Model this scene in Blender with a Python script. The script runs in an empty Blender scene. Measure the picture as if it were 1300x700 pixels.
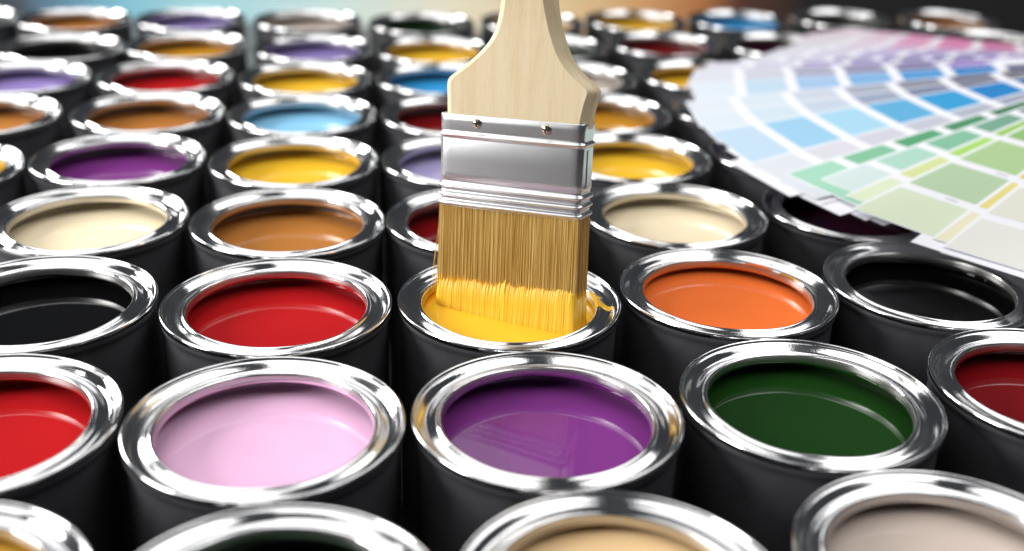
import bpy, bmesh, math, random
from mathutils import Vector, Matrix, noise

random.seed(11)
R = 0.054                    # outer radius of a can's rim, metres; plan coordinates below are in rim radii
CAN_H = 2.32                 # can height in rim radii
RZ = CAN_H * R               # height of the rims above the table
sc = bpy.context.scene
col = sc.collection

# ------------------------------------------------------------------ camera
PITCH, ROLL, CAM_H = 0.41375, 0.03524, 4.271
cd = bpy.data.cameras.new('camera')
cam = bpy.data.objects.new('camera', cd)
col.objects.link(cam)
cp, sp = math.cos(PITCH), math.sin(PITCH)
fw = Vector((0, cp, -sp)); rt0 = Vector((1, 0, 0)); up0 = Vector((0, sp, cp))
rt = rt0 * math.cos(ROLL) + up0 * math.sin(ROLL)
up = up0 * math.cos(ROLL) - rt0 * math.sin(ROLL)
m3 = Matrix((rt, up, -fw)).transposed()
cam.matrix_world = Matrix.Translation((0, 0, RZ + CAM_H * R)) @ m3.to_4x4()
cd.sensor_fit = 'HORIZONTAL'
cd.sensor_width = 36.0
cd.lens = 1442.84 / 1300 * 36.0
cd.clip_start = 0.01
cd.clip_end = 50
cd.dof.use_dof = True
cd.dof.focus_distance = 9.7 * R
cd.dof.aperture_fstop = 4.7
sc.camera = cam

# ------------------------------------------------------------------ light
w = bpy.data.worlds.new('World'); sc.world = w; w.use_nodes = True
w.node_tree.nodes['Background'].inputs[0].default_value = (0.85, 0.92, 1.0, 1)
w.node_tree.nodes['Background'].inputs[1].default_value = 0.05

def softbox(name, loc, aim, sx, sy, watts, color):
    l = bpy.data.lights.new(name, 'AREA')
    l.shape = 'RECTANGLE'; l.size = sx; l.size_y = sy; l.energy = watts; l.color = color
    o = bpy.data.objects.new(name, l); col.objects.link(o)
    o.location = loc
    o.rotation_euler = (Vector(aim) - Vector(loc)).to_track_quat('-Z', 'Y').to_euler()
    return o
softbox('softbox_lamp', (-1.40, 1.35, 0.72), (0.0, 0.62, 0.12), 0.55, 0.55, 21, (1.0, 0.99, 0.97))
softbox('softbox_lamp', (-1.50, 0.02, 0.66), (0.0, 0.52, 0.2), 0.70, 0.55, 27, (1.0, 0.99, 0.97))
softbox('softbox_lamp', (-0.70, 0.72, 1.32), (-0.70, 0.7201, 0), 1.30, 2.10, 16, (1.0, 0.99, 0.98))
softbox('softbox_lamp', (0.80, 0.68, 1.32), (0.80, 0.6801, 0), 0.85, 2.00, 13.5, (1.0, 0.99, 0.98))

sc.view_settings.view_transform = 'Standard'
sc.view_settings.look = 'None'
sc.view_settings.exposure = 0.0
sc.view_settings.gamma = 1.0
sc.cycles.use_denoising = True
sc.cycles.max_bounces = 10
sc.cycles.sample_clamp_indirect = 8

# ------------------------------------------------------------------ helpers
def lin(c):
    if isinstance(c, str):
        c = tuple(int(c[i:i + 2], 16) for i in (0, 2, 4))
    f = lambda v: v / 12.92 if v <= 0.04045 else ((v + 0.055) / 1.055) ** 2.4
    return tuple(f(v / 255) for v in c) + (1.0,)

def mat(name):
    m = bpy.data.materials.new(name); m.use_nodes = True
    nt = m.node_tree
    return m, nt, nt.nodes['Principled BSDF']

def nd(nt, kind, **kw):
    n = nt.nodes.new(kind)
    for k, v in kw.items():
        if k in n.inputs: n.inputs[k].default_value = v
        else: setattr(n, k, v)
    return n

def ramp(nt, stops, mode='LINEAR'):
    n = nt.nodes.new('ShaderNodeValToRGB')
    cr = n.color_ramp; cr.interpolation = mode
    while len(cr.elements) < len(stops): cr.elements.new(0.5)
    for e, (p, c) in zip(cr.elements, stops):
        e.position = p; e.color = c if len(c) == 4 else (*c, 1)
    return n

def mesh(name, verts, faces, smooth=True):
    me = bpy.data.meshes.new(name)
    me.from_pydata([tuple(v) for v in verts], [], faces)
    me.update()
    if smooth:
        me.polygons.foreach_set('use_smooth', [True] * len(me.polygons))
    return me

def obj(name, me, material=None, parent=None, loc=(0, 0, 0), rot=(0, 0, 0), per_object=False):
    o = bpy.data.objects.new(name, me)
    col.objects.link(o)
    o.parent = parent; o.location = loc; o.rotation_euler = rot
    if material:
        if per_object:
            if not me.materials: me.materials.append(None)
            o.material_slots[0].link = 'OBJECT'
            o.material_slots[0].material = material
        else:
            if not me.materials: me.materials.append(material)
    return o

def empty(name, loc, rot=(0, 0, 0)):
    o = bpy.data.objects.new(name, None); col.objects.link(o)
    o.empty_display_size = 0.02
    o.location = loc; o.rotation_euler = rot
    return o

def tag(o, label=None, cat=None, group=None, kind=None):
    if label: o['label'] = label
    if cat: o['category'] = cat
    if group: o['group'] = group
    if kind: o['kind'] = kind
    return o

def catmull(pts, n):
    out = []
    P = [pts[0]] + list(pts) + [pts[-1]]
    for i in range(1, len(P) - 2):
        for k in range(n):
            t = k / n
            out.append(tuple(0.5 * (2 * b + (c - a) * t + (2 * a - 5 * b + 4 * c - d) * t * t + (3 * b - a - 3 * c + d) * t ** 3)
                             for a, b, c, d in zip(P[i - 1], P[i], P[i + 1], P[i + 2])))
    out.append(tuple(pts[-1]))
    return out

def lathe(name, prof, seg, fn=None, close=False):
    """prof: (r, z) in rim radii; fn(r, z, theta) -> (r, z)"""
    V, F = [], []
    for r, z in prof:
        for k in range(seg):
            t = 2 * math.pi * k / seg
            rr, zz = fn(r, z, t) if fn else (r, z)
            V.append((rr * math.cos(t) * R, rr * math.sin(t) * R, zz * R))
    for i in range(len(prof) - 1):
        for k in range(seg):
            a = i * seg + k; b = i * seg + (k + 1) % seg
            F.append((a, b, b + seg, a + seg))
    if close:
        V.append((0, 0, prof[-1][1] * R)); c = len(V) - 1; i = (len(prof) - 1) * seg
        for k in range(seg): F.append((i + k, i + (k + 1) % seg, c))
    me = mesh(name, V, F)
    bm = bmesh.new(); bm.from_mesh(me); bmesh.ops.recalc_face_normals(bm, faces=bm.faces); bm.to_mesh(me); bm.free()
    return me

def box(V, F, a, b):
    i = len(V)
    for x in (a[0], b[0]):
        for y in (a[1], b[1]):
            for z in (a[2], b[2]): V.append((x, y, z))
    for f in ((0, 1, 3, 2), (4, 6, 7, 5), (0, 4, 5, 1), (2, 3, 7, 6), (0, 2, 6, 4), (1, 5, 7, 3)):
        F.append(tuple(i + k for k in f))

# ------------------------------------------------------------------ materials
def m_tin():
    m, nt, b = mat('bright_tinplate')
    b.inputs['Metallic'].default_value = 1
    tc = nd(nt, 'ShaderNodeTexCoord')
    n1 = nd(nt, 'ShaderNodeTexNoise', Scale=45.0, Detail=3.0)
    n2 = nd(nt, 'ShaderNodeTexNoise', Scale=900.0, Detail=2.0)
    oi = nd(nt, 'ShaderNodeObjectInfo')
    add = nd(nt, 'ShaderNodeVectorMath', operation='ADD')
    nt.links.new(tc.outputs['Object'], add.inputs[0]); nt.links.new(oi.outputs['Location'], add.inputs[1])
    for n in (n1, n2): nt.links.new(add.outputs[0], n.inputs['Vector'])
    r = ramp(nt, [(0.3, (0.07,) * 3), (0.75, (0.17,) * 3)])
    nt.links.new(n1.outputs[0], r.inputs[0]); nt.links.new(r.outputs[0], b.inputs['Roughness'])
    c = ramp(nt, [(0.3, (0.78, 0.785, 0.80)), (0.7, (0.90, 0.90, 0.905))])
    nt.links.new(n1.outputs[0], c.inputs[0]); nt.links.new(c.outputs[0], b.inputs['Base Color'])
    bp = nd(nt, 'ShaderNodeBump', Strength=0.05, Distance=0.0004)
    nt.links.new(n2.outputs[0], bp.inputs['Height'])
    ln = nd(nt, 'ShaderNodeVectorMath', operation='MULTIPLY'); ln.inputs[1].default_value = (1, 1, 0)
    nt.links.new(tc.outputs['Object'], ln.inputs[0])
    le = nd(nt, 'ShaderNodeVectorMath', operation='LENGTH'); nt.links.new(ln.outputs[0], le.inputs[0])
    n3 = nd(nt, 'ShaderNodeTexNoise', noise_dimensions='1D', Scale=2600.0, Detail=3.0); nt.links.new(le.outputs['Value'], n3.inputs['W'])
    bp3 = nd(nt, 'ShaderNodeBump', Strength=0.10, Distance=0.0003); nt.links.new(n3.outputs[0], bp3.inputs['Height'])
    nt.links.new(bp3.outputs[0], bp.inputs['Normal'])
    bp2 = nd(nt, 'ShaderNodeBump', Strength=0.08, Distance=0.0016)
    nt.links.new(n1.outputs[0], bp2.inputs['Height']); nt.links.new(bp.outputs[0], bp2.inputs['Normal'])
    nt.links.new(bp2.outputs[0], b.inputs['Normal'])
    return m
TIN = m_tin()
DULL = bpy.data.materials.new('dull_tinplate_edge'); DULL.use_nodes = True
_b = DULL.node_tree.nodes['Principled BSDF']
_b.inputs['Metallic'].default_value = 1; _b.inputs['Base Color'].default_value = (0.56, 0.55, 0.54, 1); _b.inputs['Roughness'].default_value = 0.34
LACQUER = bpy.data.materials.new('grey_can_lacquer'); LACQUER.use_nodes = True
_b = LACQUER.node_tree.nodes['Principled BSDF']
_b.inputs['Base Color'].default_value = (0.16, 0.155, 0.15, 1); _b.inputs['Roughness'].default_value = 0.5

def m_body():
    m, nt, b = mat('charcoal_can_enamel')
    tc = nd(nt, 'ShaderNodeTexCoord')
    n = nd(nt, 'ShaderNodeTexNoise', Scale=60.0, Detail=5.0)
    nt.links.new(tc.outputs['Object'], n.inputs['Vector'])
    c = ramp(nt, [(0.3, (0.048, 0.049, 0.054)), (0.7, (0.066, 0.067, 0.074))])
    nt.links.new(n.outputs[0], c.inputs[0]); nt.links.new(c.outputs[0], b.inputs['Base Color'])
    r = ramp(nt, [(0.3, (0.45,) * 3), (0.7, (0.58,) * 3)])
    nt.links.new(n.outputs[0], r.inputs[0]); nt.links.new(r.outputs[0], b.inputs['Roughness'])
    return m
BODY = m_body()

def m_paint(name, rgb):
    m, nt, b = mat(name)
    c = lin(rgb)
    tc = nd(nt, 'ShaderNodeTexCoord'); oi = nd(nt, 'ShaderNodeObjectInfo')
    add = nd(nt, 'ShaderNodeVectorMath', operation='ADD')
    nt.links.new(tc.outputs['Object'], add.inputs[0]); nt.links.new(oi.outputs['Location'], add.inputs[1])
    n = nd(nt, 'ShaderNodeTexNoise', Scale=22.0, Detail=2.0)
    nt.links.new(add.outputs[0], n.inputs['Vector'])
    k = ramp(nt, [(0.3, tuple(v * 0.93 for v in c[:3])), (0.7, tuple(min(1, v * 1.04) for v in c[:3]))])
    nt.links.new(n.outputs[0], k.inputs[0]); nt.links.new(k.outputs[0], b.inputs['Base Color'])
    b.inputs['Roughness'].default_value = 0.045
    b.inputs['IOR'].default_value = 1.5
    bp = nd(nt, 'ShaderNodeBump', Strength=0.05, Distance=0.002)
    nt.links.new(n.outputs[0], bp.inputs['Height']); nt.links.new(bp.outputs[0], b.inputs['Normal'])
    return m
PAINT = {k: m_paint(k + '_paint', v) for k, v in {
    'red': 'b81c20', 'dark_red': '7c1217', 'purple': '7b3682', 'green': '1a3c15', 'deep_green': '16301a',
    'orange': 'f57838', 'yellow': 'f9c434', 'black': '0b0b0c', 'brown': 'b8783a', 'cream': 'f6e5c3',
    'tan': 'ecc998', 'pink': 'f0bfe2', 'lavender': '8f7dbb', 'pale_lavender': 'b7addd', 'blue': '8fcdf2', 'mid_blue': '3aa2e0',
    'greige': 'cdbdb2', 'plum': '3f1029', 'ochre': 'c98d27', 'gold': 'd9a441'}.items()}

def plain(name, rgb, rough=0.5, metal=0.0, spec=None):
    m, nt, b = mat(name)
    b.inputs['Base Color'].default_value = lin(rgb)
    b.inputs['Roughness'].default_value = rough
    b.inputs['Metallic'].default_value = metal
    if spec is not None: b.inputs['Specular IOR Level'].default_value = spec
    return m

# ------------------------------------------------------------------ setting
def m_table():
    m, nt, b = mat('grey_table_top')
    n = nd(nt, 'ShaderNodeTexNoise', Scale=30.0, Detail=6.0)
    tc = nd(nt, 'ShaderNodeTexCoord'); nt.links.new(tc.outputs['Object'], n.inputs['Vector'])
    c = ramp(nt, [(0.3, (0.09, 0.09, 0.095)), (0.7, (0.14, 0.14, 0.145))])
    nt.links.new(n.outputs[0], c.inputs[0]); nt.links.new(c.outputs[0], b.inputs['Base Color'])
    b.inputs['Roughness'].default_value = 0.5
    return m
V, F = [], []
box(V, F, (-20 * R, 0.5 * R, -0.03), (20 * R, 33 * R, 0))
tag(obj('table_top', mesh('table_top', V, F, False), m_table()), kind='structure')

def m_backdrop():
    m, nt, b = mat('printed_colour_backdrop')
    tc = nd(nt, 'ShaderNodeTexCoord')
    sep = nd(nt, 'ShaderNodeSeparateXYZ'); nt.links.new(tc.outputs['Object'], sep.inputs[0])
    n = nd(nt, 'ShaderNodeTexNoise', Scale=5.0, Detail=2.0); nt.links.new(tc.outputs['Object'], n.inputs['Vector'])
    mr = nd(nt, 'ShaderNodeMapRange'); mr.inputs[1].default_value = -16 * R; mr.inputs[2].default_value = 16 * R
    nt.links.new(sep.outputs[0], mr.inputs[0])
    ad = nd(nt, 'ShaderNodeMath', operation='MULTIPLY_ADD'); ad.inputs[1].default_value = 0.06
    sb = nd(nt, 'ShaderNodeMath', operation='ADD'); sb.inputs[1].default_value = -0.03
    nt.links.new(n.outputs[0], ad.inputs[0]); nt.links.new(mr.outputs[0], ad.inputs[2]); nt.links.new(ad.outputs[0], sb.inputs[0])
    u = lambda px: (px / 1300 - 0.5) * 29.8 / 32 + 0.5
    st = [(0, '33333b'), (45, '3c4450'), (95, '55809a'), (160, '74b0c2'), (300, 'a6d3da'), (430, 'cfe4e0'), (560, 'f2ead0'),
          (700, 'f2d4a2'), (800, 'e6ad76'), (875, 'c4804a'), (940, '5a372c'), (1000, '1d1a1c'), (1300, '17171a')]
    r = ramp(nt, [(u(p), lin(c)) for p, c in st])
    nt.links.new(sb.outputs[0], r.inputs[0]); nt.links.new(r.outputs[0], b.inputs['Base Color'])
    b.inputs['Roughness'].default_value = 0.7
    return m
V, F = [], []
box(V, F, (-20 * R, 0, 0.0005), (20 * R, 0.006, 3.4 * R))
tag(obj('backdrop', mesh('backdrop', V, F, False), m_backdrop(), loc=(0, 32.0 * R, 0)), kind='structure')

# ------------------------------------------------------------------ paint cans
RIM_PROF = [(0.990, -0.056), (0.997, -0.045), (1.0, -0.030), (0.998, -0.014), (0.992, -0.004), (0.984, 0.0), (0.976, -0.003), (0.970, -0.012),
            (0.966, -0.021), (0.960, -0.024), (0.950, -0.028), (0.936, -0.039), (0.920, -0.054), (0.906, -0.067), (0.892, -0.073), (0.877, -0.073), (0.860, -0.067),
            (0.842, -0.059), (0.826, -0.053), (0.817, -0.052), (0.811, -0.046), (0.802, -0.039), (0.793, -0.037), (0.784, -0.041), (0.777, -0.054), (0.775, -0.080), (0.776, -0.108), (0.780, -0.112), (0.784, -0.108)]
RIM_FINE = catmull(RIM_PROF, 3)

def ring_z(r):
    pr = [q for q in RIM_FINE if q[0] <= 0.977]
    for (r1, z1), (r0, z0) in zip(pr, pr[1:]):
        if r0 <= r <= r1 and r1 > r0:
            return z0 + (z1 - z0) * (r - r0) / (r1 - r0)
    return -0.06

def rim_mesh(k):
    rnd = random.Random(k); a = [rnd.uniform(0, 6.28) for _ in range(6)]
    def fn(r, z, t):
        inner = min(1, max(0, (0.99 - r) / 0.2))
        r += 0.0022 * math.sin(2 * t + a[0]) + inner * 0.003 * math.sin(3 * t + a[1])
        z += 0.003 * math.sin(2 * t + a[2]) + inner * (0.004 * math.sin(3 * t + a[3]) + 0.002 * math.sin(7 * t + a[4]))
        return r, z
    me = lathe('rim', RIM_FINE, 120, fn)
    me.materials.append(TIN); me.materials.append(DULL)
    for p in me.polygons:                            # the raw cut edge inside the opening is duller than the pressed ring
        c = p.center
        if math.hypot(c.x, c.y) < 0.7825 * R and c.z < -0.046 * R: p.material_index = 1
    return me
RIMS = [rim_mesh(k) for k in range(4)]
WALL = lathe('inner_wall', [(0.784, -0.106), (0.84, -0.09), (0.905, -0.100), (0.950, -0.11), (0.952, -0.20), (0.952, -0.7), (0.80, -0.72)], 64, close=True)
def flute(r, z, t):
    return (r + (0.0020 if int(round(t / (2 * math.pi) * 240)) % 2 and -2.15 < z < -0.17 else 0.0), z)
BODYM = lathe('body', [(0.989, -0.052), (0.992, -0.075), (0.986, -0.098), (0.972, -0.118), (0.964, -0.145), (0.963, -0.18), (0.963, -0.9),
                       (0.963, -2.14), (0.963, -2.2), (0.975, -2.23), (0.985, -2.25), (0.985, -2.30), (0.97, -CAN_H), (0.94, -CAN_H), (0.93, -2.28)], 240, flute, close=True)

def paint_mesh(k):
    rnd = random.Random(100 + k); a = [rnd.uniform(0, 6.28) for _ in range(8)]
    def fn(r, z, t):
        if r < 0.7: z += 0.0012 * math.sin(2 * t + a[4]) * r
        return r, z
    return lathe('paint', [(0.9505, 0.030), (0.949, 0.018), (0.945, 0.008), (0.935, 0.002), (0.91, 0.0), (0.72, 0.0), (0.5, 0.0), (0.25, 0.0)], 72, fn, close=True)
def film_mesh(k):
    rnd = random.Random(200 + k); a = [rnd.uniform(0, 6.28) for _ in range(8)]
    def fn(r, z, t):
        h = 0.014 + 0.010 * math.sin(t + a[0]) + 0.006 * math.sin(3 * t + a[1]) + 0.004 * math.sin(5 * t + a[2]) + 0.003 * math.sin(11 * t + a[3])
        return r, -0.119 + (z + 0.119) / 0.05 * max(0.004, h)
    return lathe('paint_film', [(0.7745, -0.069), (0.772, -0.072), (0.7705, -0.085), (0.7708, -0.105), (0.774, -0.117), (0.780, -0.119), (0.786, -0.116)], 96, fn)
FILMS = [film_mesh(k) for k in range(5)]
PAINTS = [paint_mesh(k) for k in range(5)]

POS = {
    'A': {0: (-3.270, 4.950), 1: (-1.275, 5.030), 2: (0.699, 5.290), 3: (2.772, 5.660)},
    'B': {0: (-3.750, 6.890), 1: (-1.723, 6.994), 2: (0.298, 7.241), 3: (2.322, 7.607), 4: (4.366, 7.979)},
    'C': {0: (-4.080, 8.860), 1: (-2.044, 8.980), 2: (-0.019, 9.228), 3: (1.999, 9.593), 4: (3.986, 9.955)},
    'D': {0: (-4.360, 10.840), 1: (-2.343, 10.970), 2: (-0.346, 11.213), 3: (1.737, 11.588), 4: (3.773, 11.955), 5: (5.835, 12.298)},
    'E': {-1: (-6.665, 12.245), 0: (-4.710, 12.810), 1: (-2.643, 12.960), 2: (-0.635, 13.204), 3: (1.424, 13.575), 4: (3.475, 13.945), 5: (5.551, 14.299), 6: (7.631, 14.753)},
    'F': {-1: (-7.032, 14.402), 0: (-4.965, 14.790), 1: (-2.913, 14.953), 2: (-0.890, 15.200), 3: (1.142, 15.568), 4: (3.187, 15.937), 5: (5.265, 16.341), 6: (7.354, 16.802)},
    'G': {-1: (-7.355, 16.388), 0: (-5.300, 16.750), 1: (-3.240, 16.939), 2: (-1.208, 17.187), 3: (0.835, 17.562), 4: (2.894, 17.992), 5: (4.977, 18.422), 6: (7.074, 18.891), 7: (9.184, 19.399)},
    'H': {-1: (-7.519, 18.393), 0: (-5.560, 18.852), 1: (-3.480, 18.985), 2: (-1.466, 19.182), 3: (0.516, 19.708), 4: (2.553, 20.276), 5: (4.687, 20.544), 6: (6.793, 21.021), 7: (8.911, 21.536)},
    'I': {-2: (-10.100, 20.402), -1: (-8.100, 20.627), 0: (-6.072, 20.992), 1: (-3.973, 21.250), 2: (-1.857, 21.356), 3: (0.207, 21.855), 4: (2.225, 22.345), 5: (4.301, 22.732), 6: (6.472, 23.300), 7: (8.743, 23.572)},
}
# row, column: paint, depth of the paint below the rim, what tells the can apart
CANS = {
    ('A', 0): ('gold', .11, 'can of ochre paint cut off at the bottom left corner'),
    ('A', 1): ('deep_green', .22, 'can of dark green paint at the bottom edge, in front of the pink can'),
    ('A', 2): ('tan', .10, 'can of tan cream paint at the bottom edge, in front of the purple can'),
    ('A', 3): ('greige', .13, 'can of greige paint cut off at the bottom right corner'),
    ('B', 0): ('red', .17, 'can of bright red paint cut by the left edge, beside the pink can'),
    ('B', 1): ('pink', .17, 'large open can of pale pink paint in the foreground'),
    ('B', 2): ('purple', .18, 'large open can of purple paint in the foreground, right of the pink can'),
    ('B', 3): ('green', .15, 'large open can of green paint in the foreground, right of the purple can'),
    ('B', 4): ('dark_red', .17, 'can of dark red paint cut by the right edge, beside the green can'),
    ('C', 0): ('black', .15, 'can of black paint at the left edge, beside the bright red can'),
    ('C', 1): ('red', .165, 'can of bright red paint directly left of the can with the brush'),
    ('C', 2): ('yellow', .068, 'can of yellow paint with the brush dipped in it, rim dripped'),
    ('C', 3): ('orange', .105, 'can of orange paint, the only orange one'),
    ('C', 4): ('black', .15, 'can of black paint at the right, under the tip of the colour fan'),
    ('D', 0): ('cream', .16, 'can of pale cream paint at the left, behind the black can'),
    ('D', 1): ('brown', .2, 'can of caramel brown paint behind the bright red can left of the brush'),
    ('D', 2): ('dark_red', .19, 'can of dark red paint half hidden behind the bristles'),
    ('D', 3): ('cream', .16, 'can of beige cream paint right of the brush, behind the orange can'),
    ('D', 4): ('plum', .17, 'can of dark plum paint partly covered by the colour fan'),
    ('D', 5): ('tan', .17, 'can under the colour fan by the right edge, behind the right black can'),
    ('E', -1): ('yellow', .18, 'can of yellow paint, only a sliver showing at the left edge'),
    ('E', 0): ('purple', .19, 'can of purple paint at the left, behind the pale cream can'),
    ('E', 1): ('yellow', .18, 'can of yellow paint behind the caramel brown can, left of the brush'),
    ('E', 2): ('pale_lavender', .18, 'can of pale lavender paint half hidden by the left side of the ferrule'),
    ('E', 3): ('yellow', .18, 'can of yellow paint beside the right side of the ferrule'),
    ('E', 4): ('lavender', .18, 'can mostly covered by the left tips of the colour fan'),
    ('E', 5): ('cream', .18, 'can hidden under the blue strips of the colour fan'),
    ('E', 6): ('brown', .18, 'can hidden under the green strips of the colour fan'),
    ('F', -1): ('brown', .19, 'can of caramel brown paint cut by the left edge'),
    ('F', 0): ('brown', .2, 'can of caramel brown paint behind the left purple can'),
    ('F', 1): ('blue', .16, 'can of light blue paint, left of the brush'),
    ('F', 2): ('dark_red', .19, 'can of dark red paint by the left corner of the ferrule top'),
    ('F', 3): ('ochre', .18, 'can of ochre brown paint by the right shoulder of the brush handle'),
    ('F', 4): ('lavender', .18, 'can whose left rim peeks out beside the round left end of the colour fan'),
    ('F', 5): ('blue', .18, 'can hidden under the grey strips of the colour fan'),
    ('F', 6): ('red', .18, 'can hidden under the right part of the colour fan'),
    ('G', -1): ('lavender', .15, 'blurred can of lavender paint cut by the left edge'),
    ('G', 0): ('red', .18, 'blurred can of red paint at the left, left of a yellow can'),
    ('G', 1): ('yellow', .17, 'blurred can of yellow paint between the red can and the blue can'),
    ('G', 2): ('mid_blue', .17, 'blurred can of blue paint against the left side of the brush handle'),
    ('G', 3): ('greige', .17, 'blurred can of greige paint just right of the brush handle'),
    ('G', 4): ('yellow', .18, 'blurred can of yellow paint cut off by the left tips of the colour fan'),
    ('G', 5): ('orange', .18, 'can hidden under the pale tips of the colour fan'),
    ('G', 6): ('green', .18, 'can hidden under the purple strips of the colour fan'),
    ('G', 7): ('black', .18, 'blurred can behind the colour fan, cut by the right edge'),
    ('H', -1): ('black', .17, 'blurred can of black paint in the upper left corner'),
    ('H', 0): ('ochre', .17, 'blurred can of golden brown paint left of lavender, second row from the back'),
    ('H', 1): ('lavender', .16, 'blurred can of lavender paint in the second row from the back'),
    ('H', 2): ('yellow', .16, 'blurred can of yellow paint left of the handle, second row from back'),
    ('H', 3): ('deep_green', .17, 'blurred can right behind the brush handle in the second row from the back'),
    ('H', 4): ('dark_red', .17, 'blurred can of dark red paint right of the handle, second row from back'),
    ('H', 5): ('plum', .17, 'blurred can behind the top left edge of the colour fan'),
    ('H', 6): ('brown', .17, 'blurred can behind the pink strips of the colour fan'),
    ('H', 7): ('green', .17, 'blurred can of green paint behind the colour fan at the upper right'),
    ('I', -2): ('deep_green', .17, 'blurred can in the farthest row, cut by the left edge of the photo'),
    ('I', -1): ('brown', .16, 'blurred can of brown paint at the left end of the farthest row'),
    ('I', 0): ('lavender', .16, 'blurred can of lavender paint in the farthest row against the teal backdrop'),
    ('I', 1): ('greige', .16, 'blurred can of greige paint in the farthest row, left of the dark green can'),
    ('I', 2): ('deep_green', .16, 'blurred can of dark green paint in the farthest row, left of the handle'),
    ('I', 3): ('tan', .16, 'blurred can of tan paint behind the brush handle in the farthest row'),
    ('I', 4): ('yellow', .16, 'blurred can of yellow paint in the farthest row against the orange backdrop'),
    ('I', 5): ('mid_blue', .15, 'blurred can of blue paint in the farthest row at the right'),
    ('I', 6): ('black', .17, 'blurred can of black paint in the farthest row behind the fan tip'),
    ('I', 7): ('brown', .17, 'blurred can of brown paint at the right end of the farthest row'),
}
can_root = {}
i = 0
for row in POS:
    for c, (x, y) in POS[row].items():
        pk, depth, label = CANS[(row, c)]
        rnd = random.Random(i * 7 + 3)
        t = empty('paint_can', (x * R, y * R, 0), (rnd.uniform(-.004, .004), rnd.uniform(-.004, .004), rnd.uniform(0, 6.28)))
        tag(t, 'charcoal ' + label if not label.startswith(('large', 'blurred')) else label.replace(' can', ' charcoal can', 1), 'paint can', 'open paint cans standing in rows')
        obj('body', BODYM, BODY, t, (0, 0, RZ))
        obj('rim', RIMS[i % 4], TIN, t, (0, 0, RZ), (0, 0, rnd.uniform(0, 6.28)))
        obj('inner_wall', WALL, LACQUER, t, (0, 0, RZ))
        obj('paint', PAINTS[i % 5], PAINT[pk], t, (0, 0, RZ - (depth + 0.075) * R), (0, 0, rnd.uniform(0, 6.28)), per_object=True)
        obj('paint_film', FILMS[(i * 3) % 5], PAINT[pk], t, (0, 0, RZ), (0, 0, rnd.uniform(0, 6.28)), per_object=True)
        can_root[(row, c)] = t
        i += 1

# yellow paint run over the rim of the dipped can (a part of that can)
def drip(name, ang, keys, parent, thick=0.012, paint='yellow'):
    """keys: (r, angle offset, half width) along the run"""
    ks = catmull(keys, 5); n = 8
    V, F = [], []
    for j, (r, off, hw) in enumerate(ks):
        for k in range(n + 1):
            s = k / n * 2 - 1
            a = ang + off + s * hw / max(r, .1)
            e = min(1, j / 3, (len(ks) - 1 - j) / 4 + .05)
            z = ring_z(r) + thick * (1 - s * s) ** .5 * (0.3 + 0.7 * e) + 0.001
            V.append((r * math.cos(a) * R, r * math.sin(a) * R, z * R))
    for j in range(len(ks) - 1):
        for k in range(n):
            q = j * (n + 1) + k
            F.append((q, q + 1, q + n + 2, q + n + 1))
    o = obj(name, mesh(name, V, F), PAINT[paint], parent, (0, 0, RZ))
    o.rotation_euler = (0, 0, -parent.rotation_euler.z)
    return o
t = can_root[('C', 2)]
drip('paint_drip', 0.08, [(0.772, 0.10, 0.20), (0.79, 0.08, 0.17), (0.81, 0.03, 0.10), (0.84, -0.03, 0.075), (0.88, -0.07, 0.055), (0.915, -0.10, 0.032), (0.94, -0.13, 0.005)], t)
drip('paint_drip', 0.20, [(0.772, 0.05, 0.14), (0.79, 0.05, 0.10), (0.81, 0.06, 0.06), (0.84, 0.05, 0.025), (0.865, 0.045, 0.003)], t, 0.008)

drip('paint_drip', -1.72, [(0.93, 0.0, 0.006), (0.945, 0.0, 0.018), (0.965, 0.0, 0.022), (0.975, 0.0, 0.006)], can_root[('B', 2)], 0.006, 'purple')
drip('paint_drip', 0.45, [(0.777, 0.0, 0.22), (0.79, 0.02, 0.17), (0.80, 0.03, 0.10), (0.812, 0.04, 0.01)], can_root[('C', 3)], 0.005, 'ochre')
drip('paint_drip', 1.0, [(0.777, 0.0, 0.16), (0.788, 0.02, 0.12), (0.797, 0.03, 0.07), (0.806, 0.04, 0.01)], can_root[('C', 3)], 0.005, 'orange')
drip('paint_drip', -0.55, [(0.87, 0.0, 0.006), (0.885, 0.0, 0.020), (0.90, 0.0, 0.006)], can_root[('D', 1)], 0.006, 'ochre')

# ------------------------------------------------------------------ paint brush
BX, BY, YAW, LEAN, TILT, BW, BT, HB, HT = -0.064, 9.076, 0.4089, -0.0649, -0.1492, 1.345, 0.294, 0.974, 1.787
b_rt = Vector((math.cos(YAW), -math.sin(YAW), 0)); b_n = Vector((-math.sin(YAW), -math.cos(YAW), 0)); b_up = Vector((0, 0, 1))
r2 = b_rt * math.cos(LEAN) - b_up * math.sin(LEAN); u2 = b_rt * math.sin(LEAN) + b_up * math.cos(LEAN)
u3 = u2 * math.cos(TILT) + b_n * math.sin(TILT); n3 = b_n * math.cos(TILT) - u2 * math.sin(TILT)
# brush frame: x across the face, y away from the viewer, z along the handle; origin at the middle of the bristles at paint level
brush = empty('paint_brush', (0, 0, 0))
mw = Matrix((r2, -n3, u3)).transposed().to_4x4()
mw.translation = (Vector((BX, BY, -0.15)) - n3 * BT / 2) * R + Vector((0, 0, RZ))
brush.matrix_world = mw
tag(brush, 'flat paint brush with pale wooden handle and steel ferrule dipped in yellow paint', 'paint brush')

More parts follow.
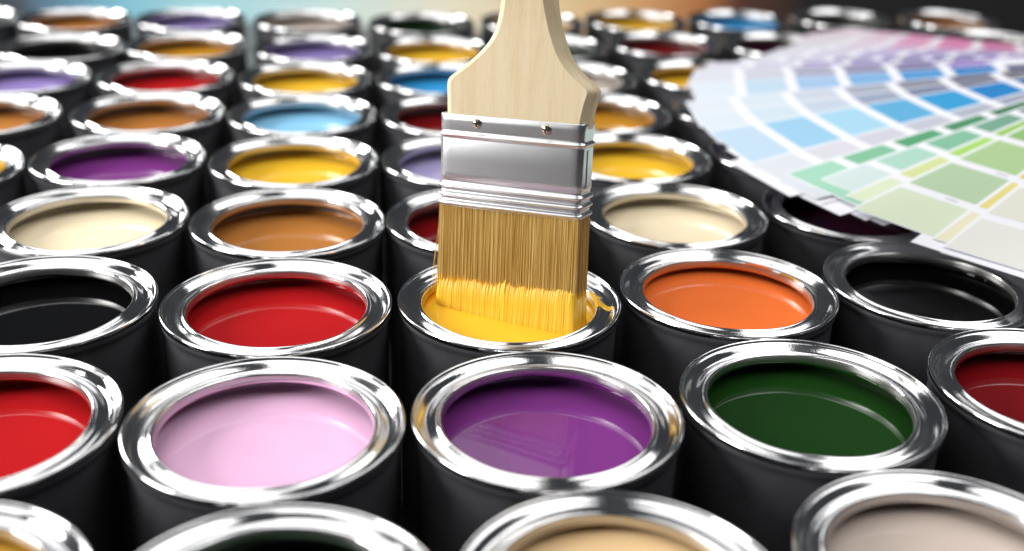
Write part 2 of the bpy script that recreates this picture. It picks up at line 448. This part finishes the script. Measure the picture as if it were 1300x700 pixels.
def rrect(w2, t2, rad, nc=7, nx=24, ny=6):
    """closed outline of a rounded rectangle, counter clockwise"""
    P = []
    cs = [(w2 - rad, t2 - rad, 0), (-w2 + rad, t2 - rad, 90), (-w2 + rad, -t2 + rad, 180), (w2 - rad, -t2 + rad, 270)]
    for q, (cx, cy, a0) in enumerate(cs):
        for k in range(nc + 1):
            a = math.radians(a0 + 90 * k / nc); P.append((cx + rad * math.cos(a), cy + rad * math.sin(a)))
        nxt = cs[(q + 1) % 4]; a = math.radians(a0 + 90)
        x0, y0 = P[-1]; x1, y1 = nxt[0] + rad * math.cos(a), nxt[1] + rad * math.sin(a)
        n = nx if q % 2 == 0 else ny
        for k in range(1, n): P.append((x0 + (x1 - x0) * k / n, y0 + (y1 - y0) * k / n))
    return P

def m_ferrule():
    m, nt, b = mat('brushed_steel_ferrule')
    b.inputs['Metallic'].default_value = 1
    tc = nd(nt, 'ShaderNodeTexCoord')
    mp = nd(nt, 'ShaderNodeMapping'); mp.inputs['Scale'].default_value = (300, 300, 40)
    nt.links.new(tc.outputs['Object'], mp.inputs[0])
    n = nd(nt, 'ShaderNodeTexNoise', Scale=6.0, Detail=4.0); nt.links.new(mp.outputs[0], n.inputs['Vector'])
    n2 = nd(nt, 'ShaderNodeTexNoise', Scale=35.0, Detail=3.0); nt.links.new(tc.outputs['Object'], n2.inputs['Vector'])
    c = ramp(nt, [(0.3, (0.62, 0.62, 0.63)), (0.7, (0.72, 0.72, 0.73))]); nt.links.new(n2.outputs[0], c.inputs[0])
    nt.links.new(c.outputs[0], b.inputs['Base Color'])
    r = ramp(nt, [(0.3, (0.23,) * 3), (0.7, (0.31,) * 3)]); nt.links.new(n2.outputs[0], r.inputs[0])
    b.inputs['Roughness'].default_value = 0.29
    bp = nd(nt, 'ShaderNodeBump', Strength=0.06, Distance=0.0003); nt.links.new(n.outputs[0], bp.inputs['Height'])
    nt.links.new(bp.outputs[0], b.inputs['Normal'])
    return m
FERR = m_ferrule()
fp = [(HB, -0.006)]
for k in range(3):                                   # three rolled beads near the bristles
    z0 = HB + 0.004 + k * 0.078
    for s in range(9):
        a = math.pi * s / 8
        fp.append((z0 + 0.050 * s / 8, -0.006 + 0.026 * math.sin(a)))
    fp.append((z0 + 0.054, -0.008)); fp.append((z0 + 0.074, -0.008))
fp += [(HB + 0.250, 0.0), (HB + 0.30, 0.0), (HB + 0.42, 0.0), (HT - 0.215, 0.0)]
for s in range(9):                                   # one bead under the nails
    a = math.pi * s / 8
    fp.append((HT - 0.200 + 0.040 * s / 8, -0.003 + 0.020 * math.sin(a)))
fp += [(HT - 0.14, 0.0), (HT - 0.06, 0.002), (HT - 0.008, 0.004), (HT, -0.002), (HT, -0.010), (HT - 0.03, -0.014), (HT - 0.2, -0.014)]
V, F = [], []
for z, off in fp:
    for (x, y) in rrect(BW / 2 + off, BT / 2 + off, 0.055 + max(off, -.02)):
        # the sheet bulges a little between the narrow sides
        bul = 0.010 * (1 - (x / (BW / 2)) ** 2)
        V.append((x * R, (y + (bul if y > 0 else -bul)) * R, z * R))
npr = len(rrect(1, .2, .05))
for i in range(len(fp) - 1):
    for k in range(npr):
        a = i * npr + k; b_ = i * npr + (k + 1) % npr
        F.append((a, b_, b_ + npr, a + npr))
ferrule = obj('ferrule', mesh('ferrule', V, F), FERR, brush)
# seam where the sheet overlaps on the narrow side
V, F = [], []
box(V, F, ((BW / 2 - .002) * R, -0.035 * R, (HB + .26) * R), ((BW / 2 + 0.007) * R, 0.012 * R, (HT - 0.23) * R))
obj('seam', mesh('seam', V, F, False), FERR, ferrule)

NAIL = plain('nail_steel', 'c4b8a6', 0.25, 1.0)
DARK = plain('nail_slot', '120f0c', 0.8)
nm = []
V, F = [], []
for j in range(6):
    a = j / 5 * math.pi / 2
    for k in range(20):
        tt = 2 * math.pi * k / 20
        V.append((0.047 * math.cos(a) * math.cos(tt) * R if j < 5 else 0.004 * math.cos(tt) * R, -0.018 * math.sin(a) * R, 0.047 * math.cos(a) * math.sin(tt) * R if j < 5 else 0.004 * math.sin(tt) * R))
for j in range(5):
    for k in range(20):
        a, b_ = j * 20 + k, j * 20 + (k + 1) % 20
        F.append((a, a + 20, b_ + 20, b_))
F.append(tuple(range(100, 120)))
NM = mesh('nail', V, F)
V, F = [], []
box(V, F, (-0.030 * R, -0.0200 * R, -0.006 * R), (0.030 * R, -0.010 * R, 0.006 * R))
box(V, F, (-0.006 * R, -0.0203 * R, -0.030 * R), (0.006 * R, -0.0102 * R, 0.030 * R))
SM = mesh('slot', V, F, False)
for side in (1, -1):
    for x in (-0.306, 0.339):
        bul = 0.010 * (1 - (x / (BW / 2)) ** 2)
        n_ = obj('nail', NM, NAIL, ferrule, (x * R, -side * (BT / 2 + bul + 0.001) * R, (HT - 0.065) * R), (0, random.uniform(0, 3), 0 if side == 1 else math.pi))
        obj('slot', SM, DARK, n_)

# handle: flat board with rounded edges, cut to the outline of the photograph
def m_wood():
    m, nt, b = mat('pale_beech_wood')
    tc = nd(nt, 'ShaderNodeTexCoord')
    mp = nd(nt, 'ShaderNodeMapping'); mp.inputs['Scale'].default_value = (60, 60, 5); mp.inputs['Rotation'].default_value = (0, 0.35, 0)
    nt.links.new(tc.outputs['Object'], mp.inputs[0])
    n = nd(nt, 'ShaderNodeTexNoise', Scale=3.0, Detail=7.0, Roughness=0.6, Distortion=0.6); nt.links.new(mp.outputs[0], n.inputs['Vector'])
    mp2 = nd(nt, 'ShaderNodeMapping'); mp2.inputs['Scale'].default_value = (900, 900, 90); mp2.inputs['Rotation'].default_value = (0, 0.35, 0)
    nt.links.new(tc.outputs['Object'], mp2.inputs[0])
    n2 = nd(nt, 'ShaderNodeTexNoise', Scale=1.6, Detail=3.0); nt.links.new(mp2.outputs[0], n2.inputs['Vector'])
    c = ramp(nt, [(0.25, lin('d6bf95')), (0.5, lin('dfcca5')), (0.8, lin('e5d5b3'))])
    nt.links.new(n.outputs[0], c.inputs[0])
    c2 = ramp(nt, [(0.30, (0.72,) * 3), (0.48, (1,) * 3)]); nt.links.new(n2.outputs[0], c2.inputs[0])
    mx = nd(nt, 'ShaderNodeMixRGB', blend_type='MULTIPLY'); mx.inputs[0].default_value = 0.25
    nt.links.new(c.outputs[0], mx.inputs[1]); nt.links.new(c2.outputs[0], mx.inputs[2]); nt.links.new(mx.outputs[0], b.inputs['Base Color'])
    b.inputs['Roughness'].default_value = 0.55
    bp = nd(nt, 'ShaderNodeBump', Strength=0.25, Distance=0.0004); nt.links.new(n2.outputs[0], bp.inputs['Height'])
    nt.links.new(bp.outputs[0], b.inputs['Normal'])
    return m
WOOD = m_wood()
# (height, left x, right x) down from the rounded end
hl = [(HT - 0.12, -0.640, 0.665), (HT + 0.05, -0.645, 0.690), (1.96, -0.650, 0.715), (2.030, -0.652, 0.736), (2.065, -0.645, 0.728), (2.10, -0.618, 0.690),
      (2.16, -0.535, 0.608), (2.23, -0.445, 0.532), (2.32, -0.345, 0.465), (2.43, -0.250, 0.412), (2.55, -0.197, 0.368), (2.72, -0.160, 0.325),
      (2.95, -0.140, 0.290), (3.3, -0.150, 0.290), (3.7, -0.190, 0.325), (4.1, -0.215, 0.350), (4.45, -0.190, 0.320), (4.65, -0.12, 0.25), (4.74, -0.02, 0.15)]
hl = catmull(hl, 4)
th = lambda z: 0.118 if z < 2.6 else 0.118 + min(.05, (z - 2.6) * .05)
V, F = [], []
NCS = None
for z, xl, xr in hl:
    w2 = (xr - xl) / 2; cx = (xr + xl) / 2; t2 = min(th(z), w2 * .95)
    ring = rrect(w2, t2, min(0.066, w2 * .8, t2 * .8), 1, 10, 4)
    NCS = len(ring)
    V += [((x + cx) * R, y * R, z * R) for x, y in ring]
for i in range(len(hl) - 1):
    for k in range(NCS):
        a, b_ = i * NCS + k, i * NCS + (k + 1) % NCS
        F.append((a, b_, b_ + NCS, a + NCS))
F.append(tuple(range(len(V) - NCS, len(V)))); F.append(tuple(reversed(range(NCS))))
hm = mesh('handle', V, F)
hm.set_sharp_from_angle(angle=math.radians(28))
obj('handle', hm, WOOD, brush)

# bristles
def m_bristle():
    m, nt, b = mat('bristles_with_yellow_paint')
    tc = nd(nt, 'ShaderNodeTexCoord'); sep = nd(nt, 'ShaderNodeSeparateXYZ'); nt.links.new(tc.outputs['Object'], sep.inputs[0])
    mp = nd(nt, 'ShaderNodeMapping'); mp.inputs['Scale'].default_value = (1500, 1500, 30); nt.links.new(tc.outputs['Object'], mp.inputs[0])
    n = nd(nt, 'ShaderNodeTexNoise', Scale=1.0, Detail=2.0); nt.links.new(mp.outputs[0], n.inputs['Vector'])
    mp2 = nd(nt, 'ShaderNodeMapping'); mp2.inputs['Scale'].default_value = (900, 900, 8); nt.links.new(tc.outputs['Object'], mp2.inputs[0])
    n2 = nd(nt, 'ShaderNodeTexNoise', Scale=1.0, Detail=3.0); nt.links.new(mp2.outputs[0], n2.inputs['Vector'])
    c = ramp(nt, [(0.25, lin('b38e45')), (0.5, lin('cda858')), (0.75, lin('e2c47e'))]); nt.links.new(n.outputs[0], c.inputs[0])
    # height of the paint line: wavers with the clumps
    ma = nd(nt, 'ShaderNodeMath', operation='MULTIPLY_ADD'); ma.inputs[1].default_value = -0.22 * R
    nt.links.new(n2.outputs[0], ma.inputs[0]); nt.links.new(sep.outputs[2], ma.inputs[2])
    mr = nd(nt, 'ShaderNodeMapRange'); mr.inputs[1].default_value = 0.235 * R; mr.inputs[2].default_value = 0.19 * R
    nt.links.new(ma.outputs[0], mr.inputs[0])
    mx = nd(nt, 'ShaderNodeMixRGB'); nt.links.new(mr.outputs[0], mx.inputs[0]); nt.links.new(c.outputs[0], mx.inputs[1]); mx.inputs[2].default_value = lin('f9c434')
    nt.links.new(mx.outputs[0], b.inputs['Base Color'])
    b.inputs['Roughness'].default_value = 0.36
    return m
BRIS = m_bristle()
rnd = random.Random(5)
V, F = [], []
def strand(x0, y0, x1, y1, z0, z1, rad, bow=0.0):
    base = len(V); n = 4; ph = rnd.uniform(0, 6.28)
    for j in range(n + 1):
        t = j / n; x = x0 + (x1 - x0) * t + bow * math.sin(math.pi * t); y = y0 + (y1 - y0) * t
        rr = rad * (1 - 0.35 * t)
        for k in range(3):
            a = ph + k * 2.094
            V.append(((x + rr * math.cos(a)) * R, (y + rr * math.sin(a)) * R, (z0 + (z1 - z0) * t) * R))
    for j in range(n):
        for k in range(3):
            a, b_ = base + j * 3 + k, base + j * 3 + (k + 1) % 3
            F.append((a, a + 3, b_ + 3, b_))
w2, t2 = BW / 2 - 0.012, BT / 2 - 0.008
for k in range(15000):
    # denser towards the outside of the bundle, which is what one sees
    if k % 3:
        e = rnd.random() * (2 * w2 + t2) * 2
        if e < 4 * w2:
            x = -w2 + (e % (2 * w2)); y = (t2 if e > 2 * w2 else -t2) * rnd.uniform(0.86, 1.0)
        else:
            x = (w2 if rnd.random() < .5 else -w2) * rnd.uniform(0.96, 1.0); y = rnd.uniform(-t2, t2)
    else:
        x = rnd.uniform(-w2, w2) * .97; y = rnd.uniform(-t2, t2) * .85
    cl = 0.012 * noise.noise(Vector((x * 14, y * 10, 3.1)))
    s = 1.0 + 0.02 * rnd.random()
    strand(x, y, x * s + cl + rnd.gauss(0, 0.006), y * 1.03 + rnd.gauss(0, 0.005), HB + 0.03, -0.08 - rnd.random() * 0.05, rnd.uniform(0.0026, 0.0046), rnd.gauss(0, 0.003))
for k in range(12):                                  # a few strays at the left edge
    y = rnd.uniform(-.1, .1)
    strand(-w2, y, -w2 - rnd.uniform(0.03, 0.11), y + rnd.uniform(-.06, .06), HB + 0.02, rnd.uniform(0.0, 0.45), 0.0035, -rnd.uniform(0, 0.03))
br = obj('bristles', mesh('bristles', V, F, False), BRIS, brush)
br['kind'] = 'stuff'

# wet paint clinging to the lower bristles: ridged coat with a ragged top edge
V, F = [], []
P = rrect(BW / 2 + 0.004, BT / 2 + 0.024, 0.05, 10, 420, 80)
lv = [0, 0.06, 0.14, 0.24, 0.36, 0.5, 0.64, 0.78, 0.9, 0.97, 1.0]
for (x, y) in P:
    s = x * 17 + y * 9
    rag = 0.365 + 0.04 * x + 0.025 * noise.noise(Vector((s * .6, y * 3, 0.7))) + 0.03 * noise.noise(Vector((s * 3.1, y * 7, 5.2))) + 0.022 * noise.noise(Vector((s * 9.7, 0, 9.1)))
    L = math.hypot(x / (BW / 2), y / (BT / 2)) or 1
    nx_ = 1 if abs(x) > BW / 2 - .02 else 0; ny_ = 1 if abs(y) > BT / 2 - .02 else 0
    sx_, sy_ = math.copysign(nx_, x), math.copysign(ny_, y)
    for t in lv:
        z = -0.10 + t * (rag + 0.10)
        rid = 0.008 * noise.noise(Vector((x * 22 + 2, y * 22, z * 1.8))) + 0.005 * noise.noise(Vector((x * 75, y * 75, z * 2.5))) + 0.004 * noise.noise(Vector((x * 160, y * 160, z * 3)))
        d = rid * (1 - t * .4) + (0.012 * math.exp(-((z + 0.0) / 0.03) ** 2)) - (0.045 * (max(0, t - .7) / .3) ** 1.5)
        V.append(((x + sx_ * d) * R, (y + sy_ * d) * R, z * R))
nl = len(lv); n = len(P)
for k in range(n):
    for j in range(nl - 1):
        a, b_ = k * nl + j, ((k + 1) % n) * nl + j
        F.append((a, b_, b_ + 1, a + 1))
me = mesh('paint_coat', V, F)
bm = bmesh.new(); bm.from_mesh(me); bmesh.ops.recalc_face_normals(bm, faces=bm.faces); bm.to_mesh(me); bm.free()
COAT = m_paint('yellow_brush_coat', 'f9c434')
COAT.node_tree.nodes['Principled BSDF'].inputs['Roughness'].default_value = 0.38
obj('paint_coat', me, COAT, brush)

# ------------------------------------------------------------------ colour fan deck
FP = (9.96, 15.38)
FL = 7.56
fan = empty('colour_fan_deck', (FP[0] * R, FP[1] * R, RZ))
tag(fan, 'fanned deck of colour sample strips, pink to blue to green, lying across the cans', 'colour fan')
CARD = plain('white_card', 'dedfe5', 0.85, 0.0, 0.25)
INK = plain('grey_print', '8f8f97', 0.6)
SW = {}
def swatch_mat(rgb):
    if rgb not in SW:
        SW[rgb] = plain('swatch_' + rgb, tuple(int(int(rgb[q:q + 2], 16) * 0.90) for q in (0, 2, 4)), 0.7, 0.0, 0.3)
    return SW[rgb]
PAL = {
    'pale': ['dfe6f0', 'd9e2ee', 'd0dcec', 'c4d2e6', 'b0c4de', '98b0d0'],
    'pale_tip': ['e4eaf2', 'd9e2ee'],
    'mist_tip': ['e2e6ee', 'dcdde6'],
    'pink': ['ecd5e2', 'e9bcd8', 'e27fb4', 'd9559c', 'cc2f83', 'b3226f'],
    'rose': ['e4dce6', 'e6d3e3', 'dd9cc4', 'd873ae', 'c44a94', '9c2f72'],
    'mauve': ['e2e0ea', 'dad4e6', 'c4b6dc', 'ae9ccc', '8f7cb8', '70589c'],
    'violet': ['e0e0ee', 'd4cfe8', 'b6a8dc', '9a88cc', '7a66b6', '6a50ae'],
    'slate': ['dfe2ec', 'd0d3e0', 'aaaac4', '8c88ac', '70689a', '8a66c4'],
    'blue': ['e0ebf6', 'c6def2', 'a9cbee', '86b8e8', '569fdc', '2a88cc', '404a78'],
    'grey': ['e2e9f2', 'd9e6f0', 'cfd8e6', 'aab2c4', '8a8fa2', '5f6076', '3c3a50'],
    'steel': ['dfe9f2', 'd4e4f0', 'c8d6e6', '9eacc4', '7c86a4', '585c78', '38384e'],
    'sky': ['c3dcf2', '9fd0ee', 'abdaf2', '62b2e0', '35a2da', '1f86cc', '1a68aa'],
    'mist': ['dfe4ec', 'dcdde6', 'd2d4e0', 'c6cad8', 'b4bacb', 'a0a8bc'],
    'leaf': ['a9dcc4', '86c6a2', '58a878', '4a9468', '3c7c58', '306248'],
    'mint': ['d6e8e6', 'b2dccc', '86c4a4', '78ac94', '6a8c80', '4c6a62'],
    'lime': ['e2efcf', 'dbe6a4', 'b0e070', '98cc50', '80b438', '6a982c'],
    'spring': ['dbe8cc', 'b9d4ae', 'b2d49a', '98c47a', '7cac58', '64903c'],
    'butter': ['f0eccb', 'ecdf8a', 'e4d052', 'd8c030', 'c4a820', 'a88c18'],
    'ivory': ['ebebe4', 'e8e8da', 'e2e2cc', 'd8d8bc', 'ccccac', 'b8b898'],
}
# (palette, direction in degrees, length, swatch pitch), lowest strip first
SEQ = [('pink', 124, 7.45, .73), ('pink', 127.5, 7.3, .73), ('rose', 131.5, 7.1, .73), ('rose', 136, 6.9, .73), ('rose', 140.5, 6.8, .73), ('mauve', 145, 6.75, .73),
        ('mauve', 149.5, 6.75, .73), ('violet', 153.5, 6.85, .73), ('slate', 157.5, 7.1, .73), ('violet', 161.5, 7.5, .73), ('slate', 165.5, 7.5, .73), ('slate', 169, 7.5, .73)]
SEQ += [('blue', 173.4, 7.52, .73), ('grey', 182.0, 7.54, .73), ('steel', 187.4, 7.52, .73), ('pale_tip', 210.5, 7.50, .73), ('mist_tip', 209, 7.56, .73), ('pale_tip', 207.2, 7.62, .73), ('mist_tip', 205, 7.66, .73), ('pale_tip', 202.5, 7.7, .73), ('mist_tip', 199.5, 7.68, .73), ('sky', 194.6, 7.6, .72), ('mist', 204.4, 7.6, .73), ('leaf', 208.2, 7.45, .78),
        ('mint', 211.3, 7.30, .80), ('lime', 215.2, 7.4, .84), ('mist_tip', 226.5, 7.82, .73), ('pale_tip', 224.0, 7.74, .73), ('spring', 217.3, 7.56, .90), ('butter', 224.7, 7.62, .90), ('ivory', 226.0, 7.68, .90), ('ivory', 233, 7.80, .90)]
SW_G, HWID = 0.15, 0.66

def strip_z(x, i, curl):
    zp, zt = 0.90 + i * 0.013, 0.045 + i * 0.0068
    t = x / FL
    return zp + (zt - zp) * t + curl * max(0, t) ** 3

def strip_mesh(i, curl, L):
    V, F = [], []
    n = 14; th_ = 0.0050
    for j in range(n + 1):
        x = -0.45 + (L + 0.45) * j / n
        hw = HWID - (0.02 if j == n else 0) - (0.12 if j == 0 else 0)
        z = strip_z(x, i, curl)
        for (y, dz) in ((-hw, 0), (hw, 0), (hw, -th_), (-hw, -th_)):
            V.append((x * R, y * R, (z + dz) * R))
    for j in range(n):
        for k in range(4):
            a, b_ = j * 4 + k, j * 4 + (k + 1) % 4
            F.append((a, a + 4, b_ + 4, b_))
    F.append((0, 1, 2, 3)); F.append((n * 4 + 3, n * 4 + 2, n * 4 + 1, n * 4))
    me = mesh('strip', V, F, False)
    bm = bmesh.new(); bm.from_mesh(me); bmesh.ops.recalc_face_normals(bm, faces=bm.faces); bm.to_mesh(me); bm.free()
    return me

def patch(x0, x1, y0, y1, i, curl, dz=0.0018, n=4):
    V, F = [], []
    for j in range(n + 1):
        x = x0 + (x1 - x0) * j / n
        z = strip_z(x, i, curl) + dz
        V += [(x * R, y0 * R, z * R), (x * R, y1 * R, z * R)]
    for j in range(n):
        F.append((2 * j, 2 * j + 2, 2 * j + 3, 2 * j + 1))
    return V, F
rnd = random.Random(21)
for i, (pal, ang, L, pitch) in enumerate(SEQ):
    curl = rnd.uniform(-0.003, 0.003)
    L += rnd.uniform(-0.07, 0.07)
    st = obj('strip', strip_mesh(i, curl, L), CARD, fan, rot=(0, 0, math.radians(ang + rnd.uniform(-.25, .25))))
    for k, rgb in enumerate(PAL[pal]):
        x1 = L - (0.22 if pal.endswith('_tip') else 0.01) - k * pitch; x0 = x1 - pitch + SW_G
        V, F = patch(x0, x1, -HWID + 0.045, HWID - 0.045, i, curl)
        obj('swatch', mesh('swatch', V, F, False), swatch_mat(rgb), st)
    if pal in ('mint', 'spring', 'ivory'):           # tiny colour codes printed in the white gaps
        V, F = [], []
        for k in range(3):
            xg = L - 0.01 - (k + 1) * pitch + SW_G / 2
            V, F = [], []
            for d in range(4):
                y = -0.10 + d * 0.035
                p, f = patch(xg - 0.014, xg + 0.014, y, y + 0.02, i, curl, 0.002, 1)
                F += [tuple(q + len(V) for q in ff) for ff in f]; V += p
            cp_ = obj('code_print', mesh('code_print', V, F, False), INK, st)
            cp_['kind'] = 'stuff'
ZT = 0.86 + len(SEQ) * 0.012
PM = lathe('pivot_screw', [(0.09, 0.0), (0.11, ZT + 0.02), (0.10, ZT + 0.05), (0.06, ZT + 0.06)], 24, close=True)
obj('pivot_screw', PM, FERR, fan)
V, F = [], []
box(V, F, (-0.35 * R, -0.35 * R, 0.004 * R), (0.35 * R, 0.35 * R, 0.76 * R))
obj('closed_strips', mesh('closed_strips', V, F, False), CARD, fan)
